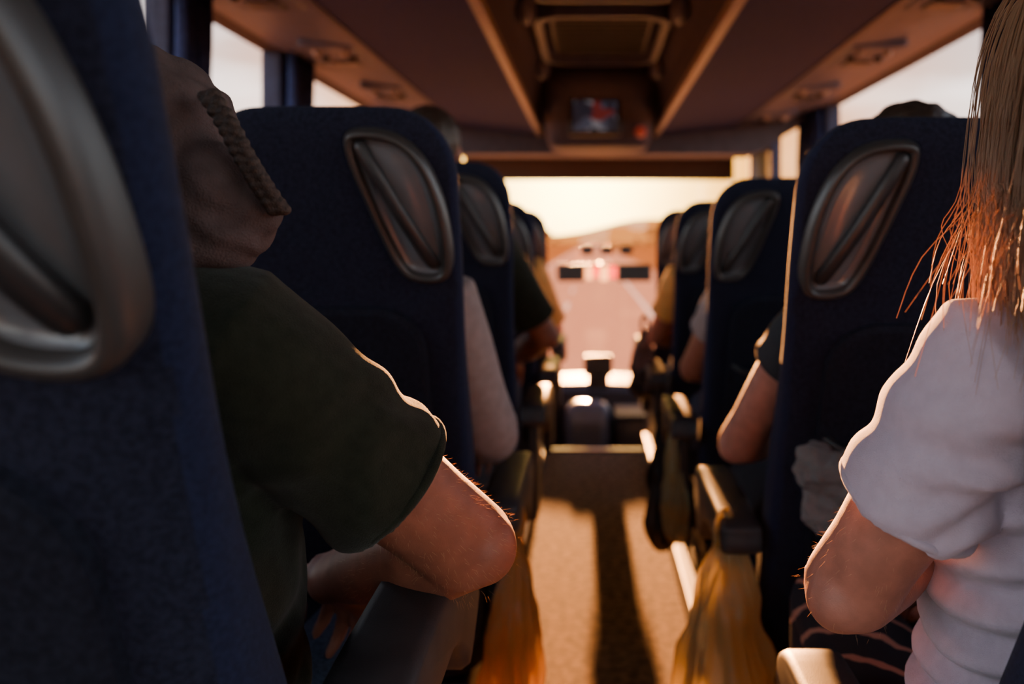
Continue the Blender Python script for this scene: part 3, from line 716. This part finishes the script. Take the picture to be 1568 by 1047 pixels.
# ------------------------------------------------------------------ world & lights
el = math.radians(4.2); sd = V((-.012, math.cos(el), math.sin(el))).normalized()
w = bpy.data.worlds.new('sunset_sky'); C.scene.world = w; w.use_nodes = True; n = w.node_tree.nodes; l = w.node_tree.links; n.clear()
tc = n.new('ShaderNodeTexCoord'); nv = n.new('ShaderNodeVectorMath'); nv.operation = 'NORMALIZE'; l.new(tc.outputs['Generated'], nv.inputs[0])
dt = n.new('ShaderNodeVectorMath'); dt.operation = 'DOT_PRODUCT'; dt.inputs[1].default_value = sd; l.new(nv.outputs[0], dt.inputs[0])
cl = n.new('ShaderNodeMath'); cl.operation = 'MAXIMUM'; cl.inputs[1].default_value = 0; l.new(dt.outputs['Value'], cl.inputs[0])
def pw(x):
    p = n.new('ShaderNodeMath'); p.operation = 'POWER'; p.inputs[1].default_value = x; l.new(cl.outputs[0], p.inputs[0]); return p
sx = n.new('ShaderNodeSeparateXYZ'); l.new(nv.outputs[0], sx.inputs[0])
rp = n.new('ShaderNodeValToRGB'); cr = rp.color_ramp
cr.elements[0].position = 0; cr.elements[0].color = (1.0, .86, .70, 1); cr.elements[1].position = .6; cr.elements[1].color = (.06, .10, .20, 1)
e_ = cr.elements.new(.16); e_.color = (.92, .93, .93, 1)
e_ = cr.elements.new(.36); e_.color = (.52, .62, .78, 1)
l.new(sx.outputs['Z'], rp.inputs[0])
ns = n.new('ShaderNodeTexNoise'); ns.inputs['Scale'].default_value = 4; ns.inputs['Detail'].default_value = 6
mp = n.new('ShaderNodeMapping'); mp.inputs['Scale'].default_value = (1, 1, 3.5); l.new(nv.outputs[0], mp.inputs[0]); l.new(mp.outputs[0], ns.inputs[0])
cm = n.new('ShaderNodeMapRange'); cm.inputs[1].default_value = .4; cm.inputs[2].default_value = .62; cm.inputs[3].default_value = .55; cm.inputs[4].default_value = 1.35; l.new(ns.outputs['Fac'], cm.inputs[0])
def scale(src, col=None, val=None, vs_=None):
    s = n.new('ShaderNodeVectorMath'); s.operation = 'SCALE'
    if col is not None: s.inputs[0].default_value = col
    else: l.new(src, s.inputs[0])
    if vs_ is not None: l.new(vs_, s.inputs['Scale'])
    else: s.inputs['Scale'].default_value = val
    return s
def add(a, b_):
    s = n.new('ShaderNodeVectorMath'); s.operation = 'ADD'; l.new(a.outputs[0], s.inputs[0]); l.new(b_.outputs[0], s.inputs[1]); return s
base = scale(rp.outputs[0], vs_=cm.outputs[0]); base = scale(base.outputs[0], val=4.8)
fd = n.new('ShaderNodeMapRange'); fd.inputs[1].default_value = 0; fd.inputs[2].default_value = .85; fd.inputs[3].default_value = 1; fd.inputs[4].default_value = .01
l.new(pw(9).outputs[0], fd.inputs[0]); base = scale(base.outputs[0], vs_=fd.outputs[0])
g1 = scale(None, (1.0, .27, .008), vs_=pw(12).outputs[0]); g1 = scale(g1.outputs[0], val=2.9)
g2_ = scale(None, (1.0, .46, .03), vs_=pw(60).outputs[0]); g2_ = scale(g2_.outputs[0], val=5)
g3 = scale(None, (1.0, .72, .22), vs_=pw(200).outputs[0]); g3 = scale(g3.outputs[0], val=20)
tot = add(add(add(base, g1), g2_), g3)
bg = n.new('ShaderNodeBackground'); l.new(tot.outputs[0], bg.inputs[0]); bg.inputs[1].default_value = 1.0
ow = n.new('ShaderNodeOutputWorld'); l.new(bg.outputs[0], ow.inputs[0])
su = bpy.data.lights.new('setting_sun', 'SUN'); su.energy = 85; su.angle = math.radians(.7); su.color = (1, .37, .10)
so = link(bpy.data.objects.new('setting_sun', su)); so.location = (0, 30, 6); so.rotation_euler = sd.to_track_quat('Z', 'Y').to_euler()

# ------------------------------------------------------------------ camera
cd = bpy.data.cameras.new('camera'); cam = link(bpy.data.objects.new('camera', cd))
cam.location = (0, 0, 1.2); cam.rotation_euler = (math.radians(90), 0, 0)
cd.lens = 30; cd.sensor_width = 36; cd.shift_x = -121/1568; cd.shift_y = -156/1568; cd.clip_start = .02; cd.clip_end = 3000
cd.dof.use_dof = True; cd.dof.focus_distance = .68; cd.dof.aperture_fstop = 3.6
C.scene.camera = cam
